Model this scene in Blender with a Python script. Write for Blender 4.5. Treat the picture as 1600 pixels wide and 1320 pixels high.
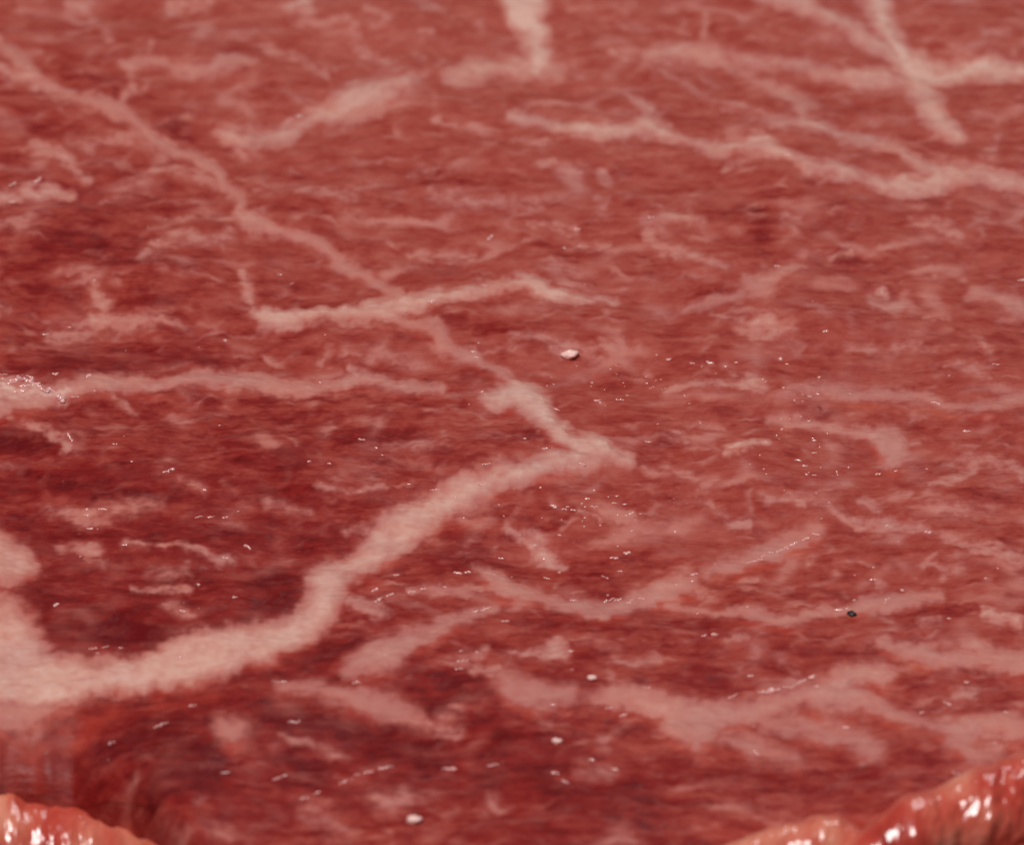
import bpy, math, random
import numpy as np

# ------------------------------------------------------------------ camera, world, lamps, exposure
for o in list(bpy.data.objects):
    bpy.data.objects.remove(o)
sc = bpy.context.scene
COL = sc.collection

ELEV = math.radians(30.0)
DIST = 0.40                 # camera to the middle of the picture (m)
WIDE = 0.060                # width of the picture at that distance (m)
TOP = 0.020                 # height of the cut face above the table
SE, CE = math.sin(ELEV), math.cos(ELEV)

cam_d = bpy.data.cameras.new("camera")
cam = bpy.data.objects.new("camera", cam_d)
COL.objects.link(cam)
cam.location = (0, -DIST * CE, TOP + DIST * SE)
cam.rotation_euler = (math.pi / 2 - ELEV, 0, 0)
cam_d.sensor_width = 36.0
cam_d.lens = 36.0 * DIST / WIDE
cam_d.clip_start = 0.01
cam_d.clip_end = 50.0
cam_d.dof.use_dof = True
cam_d.dof.focus_distance = DIST - 0.004
cam_d.dof.aperture_fstop = 70.0
sc.camera = cam

world = bpy.data.worlds.new("World")
sc.world = world
world.use_nodes = True
bgn = world.node_tree.nodes["Background"]
bgn.inputs[0].default_value = (0.93, 0.95, 1.0, 1)
bgn.inputs[1].default_value = 0.11

def softbox(name, loc, target, w, h, power, col=(1, 1, 1)):
    d = bpy.data.lights.new(name, 'AREA')
    d.shape = 'RECTANGLE'; d.size = w; d.size_y = h
    d.energy = power; d.color = col
    o = bpy.data.objects.new(name, d); COL.objects.link(o)
    o.location = loc
    import mathutils
    v = mathutils.Vector(target) - mathutils.Vector(loc)
    o.rotation_euler = v.to_track_quat('-Z', 'Y').to_euler()
    return o

softbox("softbox_lamp", (-0.16, -0.20, 0.66), (0, 0, TOP), 0.24, 0.20, 4.1, (1.0, 0.97, 0.94))
softbox("back_lamp", (0.22, 0.50, 0.62), (0, 0, TOP), 0.22, 0.16, 0.8, (1.0, 0.97, 0.96))

sc.view_settings.view_transform = 'Standard'
sc.view_settings.look = 'None'
sc.view_settings.exposure = -0.03
sc.view_settings.gamma = 1.0
sc.cycles.use_denoising = True
sc.cycles.max_bounces = 6
sc.cycles.filter_width = 1.35

# ------------------------------------------------------------------ helpers
SCL = 1600 * DIST / WIDE
PXM = WIDE / 1600.0         # metres per image pixel (a 1600 x 1320 image, projected onto the cut face)

def image_px(x, y):
    """Point of the cut face -> image pixel coordinates the marbling was traced in."""
    dep = y * CE + DIST
    return 800 + SCL * x / dep, 660 - SCL * y * SE / dep

def at(px, py):
    """Image pixel coordinates -> point of the cut face (metres)."""
    q = (660 - np.asarray(py, float)) / SCL
    y = q * DIST / (SE - q * CE)
    x = (np.asarray(px, float) - 800) * (y * CE + DIST) / SCL
    return x, y

_rs = np.random.RandomState(7)
_PERM = _rs.permutation(512).astype(np.int32)
_ANG = _rs.rand(512) * 2 * np.pi
_GX, _GY = np.cos(_ANG).astype(np.float32), np.sin(_ANG).astype(np.float32)

def noise(x, y, seed=0):
    x = np.asarray(x, np.float32) + seed * 17.31; y = np.asarray(y, np.float32) - seed * 9.73
    xi = np.floor(x); yi = np.floor(y)
    fx = x - xi; fy = y - yi
    xi = xi.astype(np.int32); yi = yi.astype(np.int32)
    u = fx * fx * fx * (fx * (fx * 6 - 15) + 10); v = fy * fy * fy * (fy * (fy * 6 - 15) + 10)
    def g(ax, ay, dx, dy):
        h = _PERM[(_PERM[ax & 511] + ay) & 511]
        return _GX[h] * dx + _GY[h] * dy
    a = g(xi, yi, fx, fy); b = g(xi + 1, yi, fx - 1, fy)
    c = g(xi, yi + 1, fx, fy - 1); d = g(xi + 1, yi + 1, fx - 1, fy - 1)
    return 1.5 * (a + u * (b - a) + v * ((c + u * (d - c)) - (a + u * (b - a))))

def fbm(x, y, octv=4, seed=0, gain=0.55):
    t = 0; a = 1.0; n = 0
    for k in range(octv):
        t = t + a * noise(x * 2 ** k, y * 2 ** k, seed + k * 3); n += a * a; a *= gain
    return t / math.sqrt(n)

def sstep(a, b, x):
    t = np.clip((x - a) / (b - a), 0, 1)
    return t * t * (3 - 2 * t)

def mesh_np(name, co, quads, mat, parent=None, attrs=None, tris=None):
    me = bpy.data.meshes.new(name)
    nq = len(quads); nt = 0 if tris is None else len(tris)
    me.vertices.add(len(co)); me.vertices.foreach_set("co", np.ascontiguousarray(co, np.float32).ravel())
    idx = np.ascontiguousarray(quads, np.int32).ravel()
    starts = np.arange(nq, dtype=np.int32) * 4
    if nt:
        starts = np.concatenate([starts, nq * 4 + np.arange(nt, dtype=np.int32) * 3])
        idx = np.concatenate([idx, np.ascontiguousarray(tris, np.int32).ravel()])
    me.loops.add(len(idx)); me.loops.foreach_set("vertex_index", idx)
    me.polygons.add(nq + nt)
    me.polygons.foreach_set("loop_start", starts)
    me.polygons.foreach_set("use_smooth", np.ones(nq + nt, bool))
    if attrs:
        for k, v in attrs.items():
            a = me.attributes.new(k, 'FLOAT', 'POINT')
            a.data.foreach_set("value", np.ascontiguousarray(v, np.float32).ravel())
    me.update(calc_edges=True); me.validate()
    o = bpy.data.objects.new(name, me); COL.objects.link(o)
    me.materials.append(mat)
    if parent: o.parent = parent
    return o

# ------------------------------------------------------------------ materials
def lin(r, g, b):
    f = lambda c: ((c / 255 + 0.055) / 1.055) ** 2.4 if c / 255 > 0.04045 else c / 255 / 12.92
    return (f(r), f(g), f(b), 1)

class NT:
    def __init__(s, name):
        s.m = bpy.data.materials.new(name); s.m.use_nodes = True
        s.t = s.m.node_tree; s.b = s.t.nodes["Principled BSDF"]
    def n(s, kind, **kw):
        x = s.t.nodes.new(kind)
        for k, v in kw.items():
            if k.startswith('i_'):
                key = k[2:]; key = int(key) if key.isdigit() else key
                x.inputs[key].default_value = v
            else: setattr(x, k, v)
        return x
    def l(s, a, b): s.t.links.new(a, b)
    def attr(s, nm): return s.n('ShaderNodeAttribute', attribute_name=nm).outputs['Fac']
    def math(s, op, a, b=None, clamp=False):
        x = s.n('ShaderNodeMath', operation=op, use_clamp=clamp)
        for i, v in enumerate((a, b)):
            if v is None: continue
            if isinstance(v, (int, float)): x.inputs[i].default_value = v
            else: s.l(v, x.inputs[i])
        return x.outputs[0]
    def mix(s, fac, a, b, blend='MIX'):
        x = s.n('ShaderNodeMix', data_type='RGBA', blend_type=blend)
        for sock, v in ((x.inputs[0], fac), (x.inputs[6], a), (x.inputs[7], b)):
            if isinstance(v, (int, float)): sock.default_value = v
            elif isinstance(v, tuple): sock.default_value = v
            else: s.l(v, sock)
        return x.outputs[2]
    def ramp(s, fac, stops):
        x = s.n('ShaderNodeValToRGB'); e = x.color_ramp.elements
        while len(e) < len(stops): e.new(0.5)
        for k, (p, c) in enumerate(stops): e[k].position = p; e[k].color = c
        s.l(fac, x.inputs[0]); return x.outputs[0]
    def noise(s, vec, scale, detail=3, rough=0.55, stretch=(1, 1, 1), rot=0.0):
        mp = s.n('ShaderNodeMapping'); mp.inputs['Scale'].default_value = stretch
        mp.inputs['Rotation'].default_value = (0, 0, rot)
        s.l(vec, mp.inputs[0])
        x = s.n('ShaderNodeTexNoise'); x.inputs['Scale'].default_value = scale
        x.inputs['Detail'].default_value = detail; x.inputs['Roughness'].default_value = rough
        s.l(mp.outputs[0], x.inputs['Vector']); return x.outputs['Fac']

def meat_material():
    M = NT("marbled_meat")
    geo = M.n('ShaderNodeTexCoord').outputs['Object']
    fat = M.attr('fat'); tone = M.attr('tone'); orange = M.attr('orange')
    fib = M.noise(geo, 900, 4, 0.6, (0.3, 1.0, 1.0), 0.05)        # fibre streaks across the face
    fine = M.noise(geo, 2600, 3, 0.6, (0.5, 1.0, 1.0))
    mott = M.noise(geo, 260, 3, 0.6, (0.5, 1.0, 1.0))
    dis = M.n('ShaderNodeTexNoise'); dis.inputs['Scale'].default_value = 900; dis.inputs['Detail'].default_value = 3
    M.l(geo, dis.inputs['Vector'])
    off = M.n('ShaderNodeVectorMath', operation='SCALE'); off.inputs['Scale'].default_value = 0.0011
    M.l(dis.outputs['Color'], off.inputs[0])
    add = M.n('ShaderNodeVectorMath', operation='ADD'); M.l(geo, add.inputs[0]); M.l(off.outputs[0], add.inputs[1])
    def cells(sc_, st):
        mp = M.n('ShaderNodeMapping'); mp.inputs['Scale'].default_value = st; M.l(add.outputs[0], mp.inputs[0])
        v = M.n('ShaderNodeTexVoronoi', feature='SMOOTH_F1'); v.inputs['Scale'].default_value = sc_
        v.inputs['Smoothness'].default_value = 0.35; M.l(mp.outputs[0], v.inputs['Vector'])
        sp = M.n('ShaderNodeSeparateColor'); M.l(v.outputs['Color'], sp.inputs[0]); return sp.outputs[0]
    ca = cells(700, (0.55, 1, 1)); cb = cells(1700, (0.7, 1, 1))
    grain = M.math('ADD', M.math('MULTIPLY', M.math('SUBTRACT', ca, 0.5), 0.12), M.math('MULTIPLY', M.math('SUBTRACT', cb, 0.5), 0.12))
    tone = M.math('ADD', tone, grain)
    t = M.math('ADD', tone, M.math('MULTIPLY', M.math('SUBTRACT', fib, 0.5), 0.55))
    t = M.math('ADD', t, M.math('MULTIPLY', M.math('SUBTRACT', fine, 0.5), 0.34))
    t = M.math('ADD', t, M.math('MULTIPLY', M.math('SUBTRACT', mott, 0.5), 0.15), True)
    mus = M.ramp(t, [(0.0, lin(100, 6, 10)), (0.25, lin(130, 26, 23)), (0.5, lin(155, 56, 46)),
                     (0.75, lin(170, 77, 65)), (1.0, lin(186, 102, 89))])
    f = M.math('ADD', fat, M.math('MULTIPLY', M.math('MULTIPLY', M.math('SUBTRACT', fine, 0.5), 0.3),
               M.math('MULTIPLY', fat, M.math('SUBTRACT', 1.35, fat))), True)
    fg = M.math('MULTIPLY', grain, M.math('ADD', 0.12, M.math('MULTIPLY', fat, 0.35)))
    f = M.math('ADD', M.math('ADD', f, fg), M.math('MULTIPLY', M.math('SUBTRACT', fib, 0.5), 0.12), True)
    fc = M.ramp(f, [(0.0, lin(176, 84, 74)), (0.35, lin(195, 117, 106)), (0.6, lin(202, 134, 121)),
                    (0.85, lin(211, 158, 143)), (1.0, lin(219, 173, 159))])
    hue = M.noise(geo, 170, 3, 0.6)
    grey = M.ramp(f, [(0.0, lin(166, 78, 72)), (0.4, lin(186, 116, 109)), (0.8, lin(200, 146, 136)), (1.0, lin(212, 166, 158))])
    fc = M.mix(M.ramp(hue, [(0.42, (0, 0, 0, 1)), (0.62, (0.8, 0.8, 0.8, 1))]), fc, grey)
    k = M.ramp(f, [(0.0, (0, 0, 0, 1)), (0.15, (0.30, 0.30, 0.30, 1)), (0.36, (0.80, 0.80, 0.80, 1)), (0.8, (1, 1, 1, 1))])
    c = M.mix(k, mus, fc)
    oc = M.ramp(M.math('ADD', M.math('MULTIPLY', mott, 0.5), M.math('MULTIPLY', t, 0.5)),
                [(0.2, lin(150, 34, 26)), (0.5, lin(186, 66, 48)), (0.75, lin(206, 110, 80))])
    c = M.mix(orange, c, oc)
    M.l(c, M.b.inputs['Base Color'])
    wet = M.noise(geo, 340, 3, 0.6, (0.6, 1, 1))
    M.l(M.ramp(wet, [(0.38, (0.62,) * 3 + (1,)), (0.62, (0.36,) * 3 + (1,))]), M.b.inputs['Roughness'])
    M.b.inputs['Specular IOR Level'].default_value = 0.2
    h = M.math('ADD', M.math('MULTIPLY', fib, 0.7), M.math('MULTIPLY', fine, 0.45))
    bp = M.n('ShaderNodeBump'); bp.inputs['Strength'].default_value = 0.55
    bp.inputs['Distance'].default_value = 0.00022
    M.l(h, bp.inputs['Height']); M.l(bp.outputs[0], M.b.inputs['Normal'])
    return M.m

def rim_material():
    M = NT("rim_fat")
    geo = M.n('ShaderNodeTexCoord').outputs['Object']
    a = M.noise(geo, 260, 4, 0.6, (1.0, 0.7, 0.7))
    b = M.noise(geo, 800, 3, 0.6, (1.0, 0.55, 0.6))
    t = M.math('ADD', M.math('MULTIPLY', a, 0.75), M.math('MULTIPLY', b, 0.30))
    t = M.math('ADD', t, M.math('MULTIPLY', M.math('SUBTRACT', M.attr('fat'), 0.5), 0.4))
    c = M.ramp(t, [(0.26, lin(150, 34, 26)), (0.43, lin(188, 64, 50)), (0.58, lin(204, 98, 78)), (0.8, lin(226, 150, 124))])
    M.l(c, M.b.inputs['Base Color'])
    M.b.inputs['Roughness'].default_value = 0.24
    M.b.inputs['Coat Weight'].default_value = 0.6; M.b.inputs['Coat Roughness'].default_value = 0.14
    M.b.inputs['Specular IOR Level'].default_value = 0.6
    bp = M.n('ShaderNodeBump'); bp.inputs['Strength'].default_value = 0.6
    bp.inputs['Distance'].default_value = 0.0003
    M.l(b, bp.inputs['Height']); M.l(bp.outputs[0], M.b.inputs['Normal'])
    return M.m

def plain(name, col, rough, spec=0.5, coat=0.0, var=0.25, scale=1500):
    M = NT(name)
    geo = M.n('ShaderNodeTexCoord').outputs['Object']
    n = M.noise(geo, scale, 3)
    dark = tuple(c * (1 - var) for c in col[:3]) + (1,)
    M.l(M.ramp(n, [(0.3, dark), (0.7, col)]), M.b.inputs['Base Color'])
    M.b.inputs['Roughness'].default_value = rough
    M.b.inputs['Specular IOR Level'].default_value = spec
    M.b.inputs['Coat Weight'].default_value = coat
    M.b.inputs['Coat Roughness'].default_value = 0.08
    return M.m

MEAT = meat_material()
RIM = rim_material()
BEAD = plain("bead_glint", lin(238, 172, 168), 0.22, 1.0, 1.0)  # wet glints put mostly into this pale bead colour, plus gloss
CRUMB = plain("fat_crumb", lin(250, 200, 192), 0.35, 0.5, 0.2, 0.08)
SPECK = plain("black_speck", lin(34, 10, 8), 0.5)
TABLE = plain("dark_table", (0.05, 0.04, 0.035, 1), 0.5, scale=60)

# ------------------------------------------------------------------ marbling traced in image pixel coordinates
# seam = (strength, softness, [(x, y, half width), ...]) ; MAJOR seams are built as parts of their own
MAJOR = [
 # long diagonal from the upper left to the middle
 (0.5, 7, [(-60,30,8),(0,72,8),(22,92,12),(40,112,14),(62,132,11),(95,148,8),(125,158,8),(165,166,10),(190,182,13),(215,203,8),(245,222,7),(275,235,6),(305,240,8),(328,254,9),(345,276,9),(368,299,7),(380,318,5),(376,336,8),(390,351,15),(415,356,12),(440,362,8),(475,372,6),(505,386,9),(540,408,10),(570,425,8),(600,446,8),(628,465,10)]),
 (0.52, 6, [(197,102,7),(215,99,8),(240,95,6),(262,106,4),(290,112,4),(320,113,7),(345,104,10),(365,100,9),(395,107,3)]),
 (0.78, 8, [(345,203,6),(372,210,10),(400,212,10),(445,205,10),(480,190,11),(520,172,16),(552,160,24),(575,152,18),(612,136,9),(640,128,9),(662,124,4)]),
 (0.98, 8, [(828,-60,32),(820,0,34),(820,25,25),(830,50,17),(836,75,14),(842,96,18)]),
 (0.70, 10, [(715,122,12),(738,110,21),(768,103,14),(805,101,15),(840,99,17),(872,104,9)]),
 (0.66, 8, [(1012,84,6),(1045,80,9),(1080,78,11),(1112,83,12),(1140,91,9),(1160,93,4),(1200,92,5),(1240,97,6),(1290,107,8),(1335,114,11),(1370,118,12),(1410,118,10)]),
 (0.5, 8, [(1150,98,3),(1200,130,5),(1240,146,10),(1256,156,13),(1256,180,8),(1266,196,8)]),
 (0.78, 8, [(1150,-25,8),(1200,0,8),(1235,6,9),(1290,29,10),(1315,40,9),(1350,58,8),(1385,75,9),(1405,92,12)]),
 (0.98, 9, [(1355,-50,16),(1366,0,17),(1373,20,14),(1385,42,11),(1400,65,11),(1412,90,15),(1432,102,21),(1450,112,18),(1490,109,13),(1530,103,14),(1560,106,13),(1600,113,10),(1660,120,9)]),
 (0.84, 10, [(1435,120,24),(1446,145,20),(1458,170,18),(1472,195,15),(1496,216,8)]),
 (0.68, 7, [(1205,190,6),(1250,193,9),(1275,195,8),(1300,205,6),(1330,212,8),(1370,222,7),(1400,235,8),(1430,252,9),(1455,264,11),(1478,274,12)]),
 (0.78, 6, [(797,180,4),(830,188,7),(860,197,5),(895,205,7),(930,208,11),(965,205,8),(985,203,10),(1008,194,15),(1030,203,9),(1060,215,6),(1090,225,7),(1130,230,7),(1160,226,7),(1182,226,14),(1207,236,11),(1230,248,6),(1260,262,6),(1300,268,7),(1340,278,6),(1372,285,8),(1410,290,11),(1450,291,14),(1480,276,16),(1520,273,10),(1560,279,9),(1600,285,8),(1670,290,7)]),
 (0.8, 6, [(392,488,7),(420,497,14),(450,500,10),(490,496,8),(530,490,10),(570,485,13),(600,485,16),(640,479,13),(670,469,11),(700,463,8),(740,455,8),(762,448,8),(790,446,9),(820,443,11),(842,451,13),(870,461,9),(920,465,5),(958,466,3)]),
 (0.46, 6, [(600,503,4),(650,507,5),(682,516,9),(690,538,8),(706,550,6),(740,562,4),(770,575,5),(798,592,6)]),
 (0.88, 8, [(768,628,10),(808,616,23),(830,634,21),(850,655,15),(870,680,13),(893,698,14),(930,706,17),(958,716,10),(985,724,4)]),
 (0.84, 9, [(945,716,9),(910,720,13),(870,730,15),(830,740,15),(790,748,17),(750,760,17),(712,776,19),(672,796,24),(640,815,27),(610,840,25),(575,868,21),(540,886,21),(515,905,25),(505,935,25),(490,963,25),(460,985,22),(420,1001,24),(370,1018,31),(320,1028,37),(270,1038,34),(220,1048,26),(165,1055,22),(110,1058,32),(60,1055,40),(20,1048,48),(0,1035,55),(-60,1020,60)]),
 (0.72, 10, [(-40,850,34),(0,868,34),(18,872,31)]),
 (0.76, 10, [(-40,940,30),(0,960,28),(22,985,28),(45,1010,26)]),
 (0.55, 14, [(-20,1104,16),(50,1108,13),(100,1096,9)]),
 (0.54, 9, [(545,1050,8),(575,1040,20),(610,1022,20),(640,1010,15),(668,1003,11),(690,986,9),(720,970,9),(745,960,7),(775,948,4)]),
 (0.36, 10, [(440,1075,5),(490,1078,8),(540,1090,11),(580,1104,15),(612,1110,14),(650,1124,8)]),
 (0.50, 7, [(742,890,5),(780,905,13),(820,922,10),(860,935,9),(900,945,9),(930,954,11),(960,945,13),(1000,930,13),(1040,918,13),(1080,904,8)]),
 (0.42, 8, [(1108,888,9),(1140,876,13),(1172,865,10),(1215,846,13),(1272,827,7)]),
 (0.44, 6, [(1040,939,5),(1090,949,4),(1140,955,4),(1180,962,7),(1215,970,10),(1245,972,8),(1290,956,7),(1340,950,7),(1390,936,11),(1430,933,7),(1470,930,4)]),
 (0.58, 7, [(1205,655,5),(1260,662,5),(1310,668,6),(1360,676,9),(1388,686,16),(1402,700,15),(1385,714,6)]),
 (0.52, 8, [(1385,1005,5),(1410,1015,6),(1450,1025,13),(1490,1030,11),(1540,1031,10),(1600,1041,12),(1670,1050,10)]),
 (0.48, 8, [(1498,1004,5),(1530,1015,11),(1570,1026,12),(1610,1035,12)]),
 (0.52, 9, [(1388,1053,7),(1345,1056,13),(1318,1068,18),(1300,1080,19),(1250,1092,9),(1200,1106,13),(1150,1113,14),(1100,1117,17),(1050,1111,15),(1000,1099,12),(960,1097,13),(928,1098,6)]),
 (0.46, 9, [(1320,1086,16),(1345,1090,14),(1380,1105,8),(1420,1125,7),(1470,1132,7),(1512,1138,14),(1560,1133,19),(1600,1137,16),(1670,1140,14)]),
 (0.50, 10, [(1045,1128,12),(1075,1142,20),(1108,1138,16),(1092,1163,9)]),
 (0.40, 12, [(1510,1152,18),(1500,1166,17),(1530,1180,15),(1556,1172,8)]),
 (0.36, 12, [(1140,1152,8),(1190,1165,12),(1240,1180,10)]),
 (0.38, 11, [(1200,1122,12),(1260,1131,13),(1330,1146,15),(1352,1166,15),(1374,1177,7)]),
 (0.44, 12, [(786,1066,6),(810,1090,19),(850,1095,13),(892,1095,8)]),
 (0.56, 7, [(-50,642,12),(0,635,13),(50,630,12),(100,615,10),(160,601,12),(230,600,8),(290,592,7),(340,588,10),(400,590,9),(440,598,9),(500,597,7),(550,590,11),(575,585,10),(610,597,8),(660,605,6),(692,610,3)]),
 (0.42, 9, [(1166,442,5),(1188,456,15),(1208,442,13),(1228,430,7)]),
 (0.46, 8, [(1518,454,7),(1555,462,9),(1580,474,13),(1610,482,10),(1670,490,9)]),
 (0.40, 7, [(1240,610,5),(1300,610,8),(1350,610,9),(1400,615,6),(1440,620,5),(1470,628,5),(1500,635,7),(1560,632,6),(1600,626,11),(1660,620,8)]),
 (0.40, 12, [(372,1150,15),(352,1142,10)]),
 (0.48, 8, [(1366,477,5),(1395,480,10),(1412,475,9),(1395,490,7)]),
]
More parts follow.
